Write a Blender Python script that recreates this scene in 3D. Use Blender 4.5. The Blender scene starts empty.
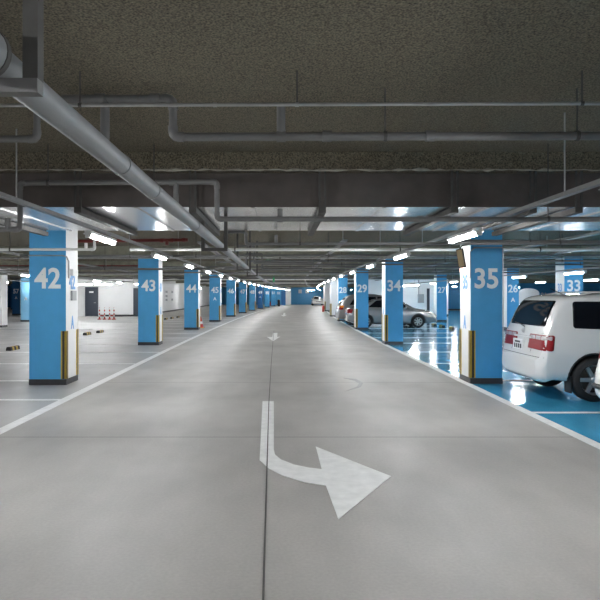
import bpy, bmesh, math, random
from mathutils import Vector, Matrix
from mathutils.bvhtree import BVHTree
random.seed(7)
S = bpy.context.scene
COL = S.collection
PI = math.pi
CEIL = 3.15          # ceiling height
BEAM = 2.82          # underside of the beams
EYE = 1.6

def off(d):          # the aisle bends gently to the right further on
    return 0.00062 * max(0.0, d - 14.0) ** 2

# ------------------------------------------------------------------ materials
def mat(name, col, rough=0.5, metal=0.0, noise=0.0, nscale=8.0, bump=0.0, bscale=60.0, coat=0.0, emit=None, estr=0.0, spec=None):
    m = bpy.data.materials.new(name); m.use_nodes = True
    nt = m.node_tree; b = nt.nodes['Principled BSDF']
    b.inputs['Base Color'].default_value = (*col, 1)
    b.inputs['Roughness'].default_value = rough
    b.inputs['Metallic'].default_value = metal
    if spec is not None: b.inputs['Specular IOR Level'].default_value = spec
    if coat:
        b.inputs['Coat Weight'].default_value = coat; b.inputs['Coat Roughness'].default_value = 0.06
    if emit:
        b.inputs['Emission Color'].default_value = (*emit, 1); b.inputs['Emission Strength'].default_value = estr
    if noise or bump:
        tc = nt.nodes.new('ShaderNodeTexCoord')
    if noise:
        n = nt.nodes.new('ShaderNodeTexNoise'); n.inputs['Scale'].default_value = nscale; n.inputs['Detail'].default_value = 6
        nt.links.new(tc.outputs['Object'], n.inputs['Vector'])
        r = nt.nodes.new('ShaderNodeMapRange')
        r.inputs['From Min'].default_value = 0.25; r.inputs['From Max'].default_value = 0.75
        r.inputs['To Min'].default_value = 1 - noise; r.inputs['To Max'].default_value = 1 + noise
        nt.links.new(n.outputs['Fac'], r.inputs['Value'])
        mx = nt.nodes.new('ShaderNodeVectorMath'); mx.operation = 'SCALE'; mx.inputs[0].default_value = col
        nt.links.new(r.outputs['Result'], mx.inputs['Scale'])
        nt.links.new(mx.outputs['Vector'], b.inputs['Base Color'])
    if bump:
        n2 = nt.nodes.new('ShaderNodeTexNoise'); n2.inputs['Scale'].default_value = bscale; n2.inputs['Detail'].default_value = 4
        nt.links.new(tc.outputs['Object'], n2.inputs['Vector'])
        bp = nt.nodes.new('ShaderNodeBump'); bp.inputs['Strength'].default_value = bump; bp.inputs['Distance'].default_value = 0.02
        nt.links.new(n2.outputs['Fac'], bp.inputs['Height']); nt.links.new(bp.outputs['Normal'], b.inputs['Normal'])
    return m

def floor_mat(name, col, rough0, rough1, joints=True, var=0.1, spec=0.5, coat=0.0):
    m = bpy.data.materials.new(name); m.use_nodes = True
    nt = m.node_tree; b = nt.nodes['Principled BSDF']; L = nt.links
    N = lambda t: nt.nodes.new(t)
    tc = N('ShaderNodeTexCoord')
    def noise(scale, detail=6, stretch=None):
        n = N('ShaderNodeTexNoise'); n.inputs['Scale'].default_value = scale; n.inputs['Detail'].default_value = detail
        if stretch:
            mp = N('ShaderNodeMapping'); mp.inputs['Scale'].default_value = stretch
            L.new(tc.outputs['Object'], mp.inputs['Vector']); L.new(mp.outputs['Vector'], n.inputs['Vector'])
        else: L.new(tc.outputs['Object'], n.inputs['Vector'])
        return n.outputs['Fac']
    def rng(v, a, bb, c, d):
        r = N('ShaderNodeMapRange'); r.inputs['From Min'].default_value = a; r.inputs['From Max'].default_value = bb
        r.inputs['To Min'].default_value = c; r.inputs['To Max'].default_value = d; L.new(v, r.inputs['Value']); return r.outputs['Result']
    def mul(a, bb):
        k = N('ShaderNodeMath'); k.operation = 'MULTIPLY'; L.new(a, k.inputs[0])
        if isinstance(bb, float): k.inputs[1].default_value = bb
        else: L.new(bb, k.inputs[1])
        return k.outputs[0]
    f = mul(rng(noise(0.45, 5), .3, .7, 1 - var, 1 + var), rng(noise(2.2, 8, (1, .35, 1)), .3, .7, 1 - var * .7, 1 + var * .7))
    f = mul(f, rng(noise(45, 3), .3, .7, 1 - var * .45, 1 + var * .45))
    if joints:
        sp = N('ShaderNodeSeparateXYZ'); L.new(tc.outputs['Object'], sp.inputs[0])
        def line(src, shift, period, half, dark):
            a = N('ShaderNodeMath'); a.operation = 'ADD'; L.new(src, a.inputs[0]); a.inputs[1].default_value = shift
            w = N('ShaderNodeMath'); w.operation = 'PINGPONG'; L.new(a.outputs[0], w.inputs[0]); w.inputs[1].default_value = period / 2
            return rng(w.outputs[0], half * .6, half, dark, 1.0)
        f = mul(f, line(sp.outputs['Y'], -6.75, 4.2, .012, .72))
        f = mul(f, line(sp.outputs['X'], .06, 60.0, .012, .38))
    mx = N('ShaderNodeVectorMath'); mx.operation = 'SCALE'; mx.inputs[0].default_value = col
    L.new(f, mx.inputs['Scale']); L.new(mx.outputs['Vector'], b.inputs['Base Color'])
    L.new(rng(noise(1.3, 6), .3, .7, rough0, rough1), b.inputs['Roughness'])
    b.inputs['Specular IOR Level'].default_value = spec
    if coat: b.inputs['Coat Weight'].default_value = coat; b.inputs['Coat Roughness'].default_value = .12
    bp = N('ShaderNodeBump'); bp.inputs['Strength'].default_value = .03; bp.inputs['Distance'].default_value = .01
    L.new(noise(6, 5), bp.inputs['Height']); L.new(bp.outputs['Normal'], b.inputs['Normal'])
    return m

M = dict(
    floor=floor_mat('polished concrete', (.40, .383, .364), .40, .54, False, .13, .4),
    leftfloor=floor_mat('polished bay concrete', (.42, .412, .405), .31, .44, False, .12, .4),
    bluefloor=floor_mat('blue epoxy', (.060, .36, .60), .11, .17, False, .14, .6),
    ceiling=mat('sprayed ceiling', (.124, .106, .074), .95, 0, .95, 75, .5, 90),
    beam=mat('painted concrete beam', (.23, .225, .175), .9, 0, .25, 4, .4, 30),
    white=mat('white paint', (.80, .80, .80), .5, 0, .03, 3),
    numberwhite=mat('white lettering', (.93, .93, .93), .45),
    wallwhite=mat('white wall paint', (.90, .90, .90), .6, 0, .03, 1.5),
    blue=mat('sky blue paint', (.070, .36, .68), .42, 0, .06, 5),
    palebluepaint=mat('pale blue paint', (.25, .58, .85), .45, 0, .04, 4),
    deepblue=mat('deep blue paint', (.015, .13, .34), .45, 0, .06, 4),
    seam=mat('dark floor joint', (.10, .095, .09), .7),
    line=mat('white road paint', (.86, .86, .85), .55, 0, .10, 9),
    band=mat('dark grey base paint', (.035, .035, .04), .5, 0, .2, 9),
    galv=mat('galvanised duct', (.74, .74, .74), .26, 1.0, .06, 3, .12, 2.0),
    ductface=mat('shaded duct front', (.075, .062, .056), .7, 0, .2, 5, .15, 14),  # duct front: shade on the galvanised steel put into a dark brown colour
    pipe=mat('grey plastic pipe', (.125, .122, .12), .6, 0, .12, 6),
    bigpipe=mat('light grey pipe', (.19, .195, .20), .52, 0, .08, 7),
    steel=mat('zinc steel', (.38, .38, .38), .42, .7, .15, 9),
    darksteel=mat('dark steel', (.075, .072, .068), .75, 0, .2, 9, spec=.25),
    whitepipe=mat('white pipe', (.72, .72, .70), .4),
    redpipe=mat('red pipe', (.16, .02, .016), .45, 0, .2, 8),
    tray=mat('grey cable rail', (.19, .19, .19), .45, .3, .1, 8),
    housing=mat('lamp housing', (.75, .75, .74), .4),
    tube=mat('lit fluorescent tube', (1, 1, 1), .4, emit=(.95, .98, 1.0), estr=68),
    yellow=mat('yellow guard', (.52, .36, .04), .45, 0, .15, 12),
    black=mat('black rubber', (.012, .012, .013), .55),
    red=mat('red plastic', (.5, .03, .02), .4),
    brass=mat('tan sign face', (.33, .24, .12), .45),
    grey=mat('grey sheet metal', (.36, .37, .38), .45, .2),
    slate=mat('slate door paint', (.045, .055, .075), .5),
    carwhite=mat('white car paint', (.74, .74, .73), .22, 0, coat=.8),
    carsilver=mat('silver car paint', (.33, .335, .345), .26, .55, coat=.8),
    carsilver2=mat('grey silver car paint', (.21, .21, .21), .28, .5, coat=.8),
    glass=mat('tinted car glass', (.006, .007, .010), .09, 0, spec=.15),
    trimblack=mat('black plastic trim', (.018, .018, .019), .5),
    redlens=mat('red tail lens', (.22, .005, .009), .35, spec=.2),
    clearlens=mat('clear lens', (.46, .42, .43), .12, 0, .25, 40, coat=.6),
    amber=mat('amber lens', (.75, .22, .02), .15, coat=.6),
    tyre=mat('tyre rubber', (.013, .013, .014), .75),
    alloy=mat('alloy wheel', (.48, .49, .50), .3, .8),
    plate=mat('white number plate', (.75, .76, .75), .4),
    darkink=mat('dark ink', (.03, .03, .04), .5),
    numberblue=mat('blue lettering', (.16, .38, .70), .5),
    exitgreen=mat('green exit sign', (.02, .30, .10), .4, emit=(.1, .8, .35), estr=.06),
    glow=mat('lit guide light', (.9, .7, .6), .4, emit=(1, .62, .48), estr=1.6),
)

# ------------------------------------------------------------------ mesh builder
class MB:
    def __init__(s): s.v = []; s.f = []; s.m = []; s.sm = []
    def add(s, vs, fs, mi=0, smooth=False):
        o = len(s.v); s.v += [tuple(v) for v in vs]
        for f in fs: s.f.append(tuple(i + o for i in f)); s.m.append(mi); s.sm.append(smooth)
        return s
    def box(s, x0, x1, y0, y1, z0, z1, mi=0):
        return s.add([(x0,y0,z0),(x1,y0,z0),(x1,y1,z0),(x0,y1,z0),(x0,y0,z1),(x1,y0,z1),(x1,y1,z1),(x0,y1,z1)],
                     [(0,3,2,1),(4,5,6,7),(0,1,5,4),(1,2,6,5),(2,3,7,6),(3,0,4,7)], mi)
    def tube(s, pts, r, n=12, mi=0, cap=True):
        P = [Vector(p) for p in pts]; rings = []
        rs = r if isinstance(r, (list, tuple)) else [r] * len(P)
        up = None
        for i, p in enumerate(P):
            t = ((P[min(i+1, len(P)-1)] - p).normalized() + (p - P[max(i-1, 0)]).normalized())
            t = t.normalized() if t.length > 1e-6 else Vector((0, 0, 1))
            if up is None:
                a = Vector((0, 0, 1)) if abs(t.z) < .9 else Vector((1, 0, 0))
                u = t.cross(a).normalized()
            else:
                u = (up - t * up.dot(t)).normalized()
            up = u; w = t.cross(u)
            rings.append([p + (u * math.cos(k*2*PI/n) + w * math.sin(k*2*PI/n)) * rs[i] for k in range(n)])
        vs = [q for g in rings for q in g]; fs = []
        for i in range(len(P) - 1):
            for k in range(n):
                a, b = i*n + k, i*n + (k+1) % n
                fs.append((a, b, b + n, a + n))
        s.add(vs, fs, mi, True)
        if cap:
            s.add(rings[0], [tuple(range(n))[::-1]], mi); s.add(rings[-1], [tuple(range(n))], mi)
        return s
    def lathe(s, prof, c=(0,0,0), n=24, mi=0, axis='Z', smooth=True):
        vs = []; fs = []
        for r, h in prof:
            for k in range(n):
                a = k*2*PI/n; x, y = r*math.cos(a), r*math.sin(a)
                vs.append({'Z': (c[0]+x, c[1]+y, c[2]+h), 'Y': (c[0]+x, c[1]+h, c[2]+y)}[axis])
        for i in range(len(prof)-1):
            for k in range(n):
                a, b = i*n+k, i*n+(k+1)%n
                fs.append((a, b, b+n, a+n))
        return s.add(vs, fs, mi, smooth)
    def prism(s, poly, z0, z1, mi=0, fn=None):
        n = len(poly); fn = fn or (lambda a, b, h: (a, b, h))
        vs = [fn(a, b, z0) for a, b in poly] + [fn(a, b, z1) for a, b in poly]
        fs = [tuple(range(n))[::-1], tuple(range(n, 2*n))] + [(i, (i+1)%n, n+(i+1)%n, n+i) for i in range(n)]
        return s.add(vs, fs, mi)
    def mesh(s, name, mats):
        me = bpy.data.meshes.new(name); me.from_pydata(s.v, [], s.f)
        for m in (mats if isinstance(mats, (list, tuple)) else [mats]): me.materials.append(M[m] if isinstance(m, str) else m)
        me.polygons.foreach_set('material_index', s.m); me.polygons.foreach_set('use_smooth', s.sm)
        bm = bmesh.new(); bm.from_mesh(me); bmesh.ops.recalc_face_normals(bm, faces=bm.faces); bm.to_mesh(me); bm.free()
        return me
    def build(s, name, mats, parent=None, loc=None, bevel=0):
        o = bpy.data.objects.new(name, s.mesh(name, mats)); COL.objects.link(o)
        if parent: o.parent = parent
        if loc: o.location = loc
        if bevel:
            b = o.modifiers.new('bevel', 'BEVEL'); b.width = bevel; b.segments = 2
        return o

def tag(o, label=None, cat=None, group=None, kind=None):
    if label: o['label'] = label
    if cat: o['category'] = cat
    if group: o['group'] = group
    if kind: o['kind'] = kind
    return o
def empty(name, loc, label, cat, group=None, rz=0, kind=None):
    o = bpy.data.objects.new(name, None); COL.objects.link(o); o.location = loc; o.rotation_euler = (0, 0, rz)
    return tag(o, label, cat, group, kind)
def struct(mb, name, mats, label=None, cat=None):
    return tag(mb.build(name, mats), label, cat, None, 'structure')
def copy_tree(o, parent=None):
    c = o.copy(); COL.objects.link(c)
    if parent: c.parent = parent
    for ch in [q for q in bpy.data.objects if q.parent == o]: copy_tree(ch, c)
    return c

_tc = {}
def text_mesh(s, h, bold=.024):
    key = (s, h)
    if key in _tc: return _tc[key]
    cu = bpy.data.curves.new('lettering', 'FONT'); cu.body = s; cu.align_x = 'CENTER'; cu.align_y = 'CENTER'
    cu.size = 1.0; cu.offset = bold; cu.extrude = .004; cu.resolution_u = 4
    o = bpy.data.objects.new('lettering', cu); COL.objects.link(o)
    bpy.context.view_layer.update()
    me = bpy.data.meshes.new_from_object(o.evaluated_get(bpy.context.evaluated_depsgraph_get()))
    bpy.data.objects.remove(o); bpy.data.curves.remove(cu)
    xs = [v.co.x for v in me.vertices]; ys = [v.co.y for v in me.vertices]
    k = h / (max(ys) - min(ys)); cx, cy = (max(xs)+min(xs))/2, (max(ys)+min(ys))/2
    for v in me.vertices: v.co = ((v.co.x-cx)*k, (v.co.y-cy)*k, v.co.z)
    _tc[key] = me; return me
def text(name, s, h, m, loc, rot, parent, sx=1.0):
    me = text_mesh(s, h).copy(); me.materials.clear(); me.materials.append(M[m])
    o = bpy.data.objects.new(name, me); COL.objects.link(o)
    o.location = loc; o.rotation_euler = rot; o.scale = (sx, 1, 1); o.parent = parent
    return o

# ------------------------------------------------------------------ camera, render look
cam = bpy.data.cameras.new('camera'); co = bpy.data.objects.new('camera', cam); COL.objects.link(co)
co.location = (0, 0, EYE); co.rotation_euler = (PI/2, 0, 0)
cam.sensor_width = 36; cam.lens = 36; cam.shift_x = 20/600; cam.shift_y = -5/600; cam.clip_end = 400; cam.clip_start = .05
S.camera = co
S.view_settings.view_transform = 'Standard'; S.view_settings.look = 'None'; S.view_settings.gamma = 1
S.view_settings.exposure = 1.75
S.cycles.use_denoising = True
S.cycles.max_bounces = 10; S.cycles.diffuse_bounces = 6; S.cycles.glossy_bounces = 4; S.cycles.caustics_reflective = False
w = bpy.data.worlds.new('world'); w.use_nodes = True; S.world = w
w.node_tree.nodes['Background'].inputs[0].default_value = (.01, .01, .01, 1)
def at(px, py, d): return Vector(((px - 280) * d / 600, d, EYE + (295 - py) * d / 600))
def ground(px, py):
    d = EYE * 600 / (py - 295); return ((px - 280) * d / 600, d)

# ------------------------------------------------------------------ setting
XL, XR, YB, YE = -44.0, 46.0, -9.0, 101.0
struct(MB().box(XL, XR, YB, YE, -.3, 0), 'floor', 'floor')
struct(MB().box(XL, XR, YB, YE, CEIL, CEIL+.3), 'ceiling', 'ceiling')
def ribbon(x0f, x1f, ds, z):
    mb = MB(); vs = []; fs = []
    for d in ds: vs += [(x0f(d), d, z), (x1f(d), d, z)]
    for i in range(len(ds)-1): fs.append((2*i, 2*i+1, 2*i+3, 2*i+2))
    return mb.add(vs, fs)
ds = [YB + .1] + [float(k) for k in range(-7, 64, 3)]
struct(ribbon(lambda d: 3.40 + off(d), lambda d: 45.9, ds, .003), 'floor_blue_bays', 'bluefloor')
struct(ribbon(lambda d: -43.9, lambda d: -3.34 + off(d), [YB + .1] + [float(k) for k in range(-7, 46, 3)], .002), 'floor_left_bays', 'leftfloor')
sm = MB()
SX = [(-8,.05),(0,-.045),(3.8,-.097),(8.8,-.164),(14,-.205),(22,-.25),(27,-.27)]
for (ya, xa), (yb, xb) in zip(SX[:-1], SX[1:]): sm.add([(xa-.006,ya,.0075),(xa+.006,ya,.0075),(xb+.006,yb,.0075),(xb-.006,yb,.0075)],[(0,1,2,3)])
for y in (6.75, 10.95, 15.2, 19.4): sm.add([(-3.2,y-.007,.0021),(3.3,y-.007,.0021),(3.3,y+.007,.0021),(-3.2,y+.007,.0021)],[(0,1,2,3)])
struct(sm, 'floor_joints', 'seam')
struct(MB().box(XL-.3, XL, YB, YE, 0, CEIL), 'wall_left', 'wallwhite')
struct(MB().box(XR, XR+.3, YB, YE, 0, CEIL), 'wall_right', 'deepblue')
struct(MB().box(XL, XR, YB-.3, YB, 0, CEIL), 'wall_behind', 'wallwhite')
struct(MB().box(XL, 46, YE, YE+.3, 0, CEIL), 'wall_end', 'blue')
# utility core on the left: a wall facing the camera and a long one along the aisle
struct(MB().box(-18.6, -10.6, 45.0, 45.3, 0, CEIL), 'wall_core_front', 'wallwhite')
struct(MB().box(-10.9, -10.6, 45.3, 97, 0, CEIL), 'wall_core_side', 'wallwhite')
struct(MB().box(-18.6, -15.6, 44.97, 45.0, 0, .13).box(-13.55, -10.6, 44.97, 45.0, 0, .13).box(-10.6, -10.57, 45.0, 97, 0, .13), 'baseboard_core', 'band')
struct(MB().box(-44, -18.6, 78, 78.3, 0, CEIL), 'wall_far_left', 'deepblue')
struct(MB().box(6.6, 12.9, 46.0, 46.3, 0, CEIL), 'wall_white_right', 'wallwhite')
struct(MB().box(6.6, 12.9, 45.97, 46.0, 0, .12), 'baseboard_right', 'band')
struct(MB().box(12.9, 46, 63, 63.3, 0, CEIL), 'wall_blue_right', 'blue')
struct(MB().box(12.9, 46, 62.97, 63, 0, .14), 'baseboard_blue_right', 'band')
d1 = struct(MB().box(-14.5, -13.7, 44.9, 44.985, .02, 2.12), 'door_1', 'slate')
f = MB().box(-14.58, -14.5, 44.88, 44.99, 0, 2.2).box(-13.7, -13.62, 44.88, 44.99, 0, 2.2).box(-14.5, -13.7, 44.88, 44.99, 2.12, 2.2).build('door_frame', 'slate', d1)
MB().box(-14.28, -13.96, 44.885, 44.9, 1.76, 1.88).build('door_sign', 'white', d1)
MB().tube([(-13.8, 44.9, 1.02), (-13.8, 44.82, 1.02), (-13.9, 44.82, 1.02)], .018, 8).build('door_handle', 'steel', d1)
d2 = struct(MB().box(-10.98, -10.62, 44.9, 44.985, .02, 2.12), 'door_2', 'slate')
d3 = struct(MB().box(11.25, 11.45, 45.9, 45.985, .1, 2.1), 'door_3', 'slate')

# transverse beams over every pillar line
left_d = [10.65, 19.05, 27.6, 35.9, 44.2, 52.6, 61.0, 69.4, 77.8, 86.0, 94.2]
for i, d in enumerate(left_d):
    struct(MB().box(XL, XR, d-.05, d+.72, BEAM, CEIL), 'beam', 'beam', 'concrete ceiling beam crossing over pillar %d' % (42+i), 'beam')

struct(MB().box(XL, XR, 6.5, 9.3, 2.95, CEIL), 'beam', 'ceiling', 'wide speckled ceiling beam above the flat duct', 'beam')
rg = random.Random(11); ep = []; er = []
for k in range(241):
    ep.append((-9 + 18*k/240, 6.49, 2.952 + rg.uniform(-.006, .006))); er.append(max(.004, rg.gauss(.009, .006)))
struct(MB().tube(ep, er, 6), 'trim_1', mat('pale ragged coating edge', (.34, .32, .27), .9, 0, .4, 12))
# ------------------------------------------------------------------ floor markings
STRIPE_D = [YB+.2] + [float(k) for k in range(-8, 94, 2)]
tag(ribbon(lambda d: -3.36 + off(d), lambda d: -3.20 + off(d), STRIPE_D, .004).build('edge_stripe', 'line'),
    'long white stripe along the aisle in front of pillars 42 to 52', 'floor marking')
tag(ribbon(lambda d: 3.30 + off(d), lambda d: 3.44 + off(d), STRIPE_D, .005).build('edge_stripe', 'line'),
    'long white stripe between the grey aisle and the blue bays', 'floor marking')
def bay_line(x0, x1, y, label, grp, wdt=.1):
    tag(MB().box(x0, x1, y-wdt/2, y+wdt/2, .001, .007).build('bay_line', 'line'), label, 'floor marking', grp)
bay_line(-8.6, -3.36, 9.14, 'white bay line meeting the stripe in front of pillar 42', 'left bay lines')
for base, n in ((11.15, 42), (19.5, 43), (27.9, 44), (36.2, 45)):
    for k in range(3):
        y = base + 2.78 * k
        if k == 0:
            bay_line(-8.6, -4.52 + off(y), y, 'white bay line running in behind pillar %d' % n, 'left bay lines')
        else:
            bay_line(-8.6, -3.37 + off(y), y, 'white bay line, %s after pillar %d' % (('first', 'second')[k-1], n), 'left bay lines')
for y, lab in ((5.4, 'white line on blue floor beside the cropped white car'), (8.14, 'white line on blue floor between the two white cars'),
               (14.0, 'white line on blue floor, first after pillar 35'), (16.8, 'white line on blue floor, second after pillar 35'),
               (22.4, 'white line on blue floor, first after pillar 34'), (25.2, 'white line on blue floor, second after pillar 34'),
               (31.25, 'white line on blue floor between the two silver cars')):
    bay_line(3.44 + off(y), 8.5, y, lab, 'right bay lines')
for y, n in ((11.2, 35), (19.9, 34), (28.5, 29)):
    bay_line(4.05, 8.5, y, 'white line on blue floor running in behind pillar %d' % n, 'right bay lines')
def arrow(pts, label):
    P = [ground(*p) for p in pts]
    tag(MB().prism(P, .001, .006).build('floor_arrow', 'line'), label, 'floor marking')
arrow([(262.5,401.5),(273.8,401.5),(273.8,450),(275,455),(281,460),(294,465),(308,468),(321.7,469.6),(315.8,447),(391,476.7),(338.3,519.6),(326,486),(304,482.5),(283,476),(268.8,468.8),(259.6,460.5)],
      'large white turn right arrow painted on the aisle')
arrow([(273,333),(277.5,333),(277.2,337),(280.5,336.6),(273,341.3),(267,337),(272.3,337.2)], 'small white arrow pointing towards the camera, beyond the turn arrow')
arrow([(283.6,313.2),(285.4,313.2),(285.2,315),(287,315),(283.6,316.6),(280.5,315),(283,315)], 'faint small white arrow furthest down the aisle')
# dirty floor joints crossing the left bays
for y, lab in ((27.9, 'dirty grey joint line across the left bays, nearer one'), (35.4, 'dirty grey joint line before the red posts')):
    tag(MB().box(-30, -8.7, y-.1, y+.1, .001, .012).build('floor_joint', 'grey'), lab, 'floor joint', None, 'structure')
# tyre scuff on the aisle
tag(MB().prism([ground(*p) for p in [(343,378),(356,379),(363,383),(361,387),(345,391.5),(357,386.5),(359,383.5),(354,380.5)]], .001, .0035).build('tyre_scuff', mat('scuff', (.20,.19,.185), .4)),
    'dark curved tyre scuff on the aisle floor', 'mark')

# ------------------------------------------------------------------ pillars
def pillar(num, xa, d, side, w=.62, dep=.62, sidenum=True, letter=False, front='blue', guards=True, where='', aside=True):
    """xa = x of the aisle-side face; side = +1 right row (aisle on its -x side), -1 left row"""
    x0, x1 = (xa, xa + w) if side > 0 else (xa - w, xa)
    cx, cy = (x0+x1)/2, d + dep/2
    lab = where or ('%s pillar numbered %s' % (front, num))
    r = empty('pillar', (cx, cy, 0), lab, 'pillar', 'numbered pillars', kind='thing')
    hx, hy = w/2, dep/2
    mb = MB()
    vs = [(-hx,-hy,0),(hx,-hy,0),(hx,hy,0),(-hx,hy,0),(-hx,-hy,BEAM),(hx,-hy,BEAM),(hx,hy,BEAM),(-hx,hy,BEAM)]
    mb.add(vs, [(0,1,5,4),(2,3,7,6)], 0); mb.add(vs, [(1,2,6,5),(3,0,4,7)], 1); mb.add(vs, [(0,3,2,1),(4,5,6,7)], 0)
    mb.build('shaft', [front, 'white'], r)
    e = .006
    MB().box(-hx-e, hx+e, -hy-e, hy+e, .001, .105).build('base_band', 'band', r)
    if num:
        text('number', str(num), .37, 'numberwhite', (0, -hy-.003, 1.90), (PI/2, 0, 0), r, .93)
        if sidenum:
            ry = -PI/2 if side > 0 else PI/2
            text('side_number', str(num), .27, 'numberblue', (-side*(hx+.003), 0, 1.84), (PI/2, 0, ry), r, .85)
            text('side_letter', 'A', .24, 'numberblue', (-side*(hx+.003), .02, 1.10), (PI/2, 0, ry), r, .62)
    if letter: text('letter', 'A', .2, 'numberwhite', (0, -hy-.003, 1.38), (PI/2, 0, 0), r)
    if guards:
        for yy in (-1, 1):
            g = MB(); ax = -side*hx; ay = yy*hy; t = .012; L = .085
            sx = side                     # direction from the aisle face into the pillar
            def strip(a0, a1, mi):        # along front/back face and along the aisle face
                X = sorted((ax + sx*a0, ax + sx*a1)); Y = sorted((ay, ay + yy*t)); g.box(*X, *Y, .11, .96, mi)
                X = sorted((ax, ax - sx*t)); Y = sorted((ay - yy*a0, ay - yy*a1)); g.box(*X, *Y, .11, .96, mi)
            strip(-t, .020, 0); strip(.020, .062, 1); strip(.062, L, 0)
            g.build('corner_guard', ['yellow', 'black'], r)
    return r
P = {}
for i, d in enumerate(left_d):
    n = 42 + i
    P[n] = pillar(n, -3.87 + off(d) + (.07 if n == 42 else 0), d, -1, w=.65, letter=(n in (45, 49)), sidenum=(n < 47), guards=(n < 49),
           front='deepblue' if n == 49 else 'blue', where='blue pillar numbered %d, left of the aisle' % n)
for n, d in ((35, 10.8), (34, 19.3), (29, 27.6), (28, 36.4)):
    P[n] = pillar(n, 3.43 + off(d) - .05*(n < 30) - .16*(n == 28) - .06*(n == 34), d, 1, w=.57, sidenum=(n > 30), where='blue pillar numbered %d, right of the aisle' % n)
for k, d in enumerate((44.4, 58.9, 69.5, 78, 86.2, 94.2)):
    pillar(None, 3.16 + off(d), d, 1, w=.58, front='white', guards=(k < 2),
           where='plain white pillar right of the aisle, %s beyond pillar 28' % ('first','second','third','fourth','fifth','sixth')[k])
P[33] = pillar(33, 9.1, 19.2, 1, w=.6, guards=False, where='blue pillar numbered 33 behind the white van')
P[26] = pillar(26, 10.48, 27.7, 1, w=.55, sidenum=False, letter=True, guards=False, where='blue pillar numbered 26 seen between pillar 35 and the van')
P[27] = pillar(27, 9.4, 36, 1, w=.6, sidenum=False, guards=False, where='blue pillar numbered 27 beyond the silver sedan')
pillar(None, -13.68, 29.5, -1, w=.62, front='white', guards=False, where='white pillar at the left picture edge')
p = pillar(None, -14.9, 35.9, -1, w=.62, front='palebluepaint', guards=False, letter=True, where='pale blue pillar with letter A left of pillar 42')
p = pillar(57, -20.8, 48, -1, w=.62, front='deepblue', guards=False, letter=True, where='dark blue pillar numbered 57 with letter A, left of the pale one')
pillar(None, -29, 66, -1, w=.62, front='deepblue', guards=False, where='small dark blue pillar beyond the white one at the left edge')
# fittings on pillar 42 and 35
q = tag(MB().box(-3.799, -3.74, 10.85, 11.12, 1.95, 2.07).build('sign_box', 'white', bevel=.006), 'small white box on the white side of pillar 42', 'box')
q = tag(MB().box(-3.799, -3.76, 10.88, 11.10, 1.50, 1.68).build('switch_box', 'grey', bevel=.006), 'grey switch box under the number on pillar 42', 'box')
q = tag(MB().tube([(-4.46, 10.635, 2.30), (-3.86, 10.635, 2.30), (-3.79, 10.66, 2.28), (-3.786, 10.76, 2.2), (-3.786, 10.76, 1.90)], .012, 8).build('conduit', 'steel'),
        'thin grey conduit bent around the top of pillar 42', 'conduit')
q = tag(MB().tube([(3.42, 10.785, 1.9), (3.42, 10.785, 2.38), (3.50, 10.785, 2.45), (4.0, 10.785, 2.45), (4.01, 10.785, 2.40), (4.01, 10.785, .3)], .011, 8).build('conduit', 'steel'),
        'thin grey conduit framing the top of pillar 35', 'conduit')
s = empty('guide_sign', (3.20, 10.62, 2.25), 'tilted tan and black sign box hung beside pillar 35', 'sign')
s.rotation_euler = (0, math.radians(-9), math.radians(-30))
MB().box(-.045, .045, -.045, .0, -.15, .15).build('sign_face', 'brass', s)
MB().box(-.06, .06, .0, .05, -.17, .17).build('sign_case', 'black', s)
MB().tube([(0, .03, .17), (.05, .03, .22), (.24, .08, .22)], .012, 8).build('bracket', 'darksteel', s)
q = tag(MB().box(3.37, 3.429, 11.1, 11.24, 2.02, 2.14).build('guide_light', 'glow', bevel=.005), 'small pinkish lit square on pillar 35 above its side number', 'light')

# ------------------------------------------------------------------ lamps
def make_lamp():
    r = empty('tube_lamp', (0, 0, 0), 'lamp', 'lamp')
    MB().box(-.04, .04, 0, 1.22, .022, .055).prism([(-.04,.03),(-.065,.016),(-.065,.011),(.065,.011),(.065,.016),(.04,.03)], 0.02, 1.2, fn=lambda a,b,h: (a,h,b)).build('housing', 'housing', r)
    for sx in (0,):
        MB().tube([(sx, .05, -.012), (sx, 1.17, -.012)], .02, 10).build('tube', 'tube', r)
    for y in (.025, 1.195): MB().box(-.035, .035, y-.022, y+.022, -.035, .012).build('socket', 'housing', r)
    for y in (.2, 1.0): MB().tube([(0, y, .05), (0, y, .078)], .02, 6).build('hanger', 'steel', r)
    return r
ORD = ['first','second','third','fourth','fifth','sixth','seventh','eighth','ninth','tenth','eleventh','twelfth','thirteenth','fourteenth','fifteenth','sixteenth','seventeenth','eighteenth','nineteenth','twentieth','twenty-first','twenty-second','twenty-third','twenty-fourth','twenty-fifth','twenty-sixth']
lamp0 = make_lamp(); used = [False]
def lamp(x, y, z, label, group, rz=0):
    o = lamp0 if not used[0] else copy_tree(lamp0)
    used[0] = True; o.location = (x, y, z); o.rotation_euler = (0, 0, rz)
    o['label'] = label; o['group'] = group; return o
for side, x, y0, z, nm in ((-1, -2.5, 7.8, 2.385, 'left'), (1, 2.4, 7.22, 2.357, 'right')):
    for k in range(-3, 22):
        y = y0 + 4.02*k
        if k < 0:
            lab = 'tube lamp on the %s aisle rail, %s behind the picture edge' % (nm, ('third','second','first')[k+3])
        else:
            lab = 'lit tube lamp on the %s aisle rail, %s from the front' % (nm, ORD[k])
        slope = math.atan(2*.00062*max(0, y-14))
        lamp(x + off(y), y, z, lab, nm + ' aisle tube lamps', -slope)
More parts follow.
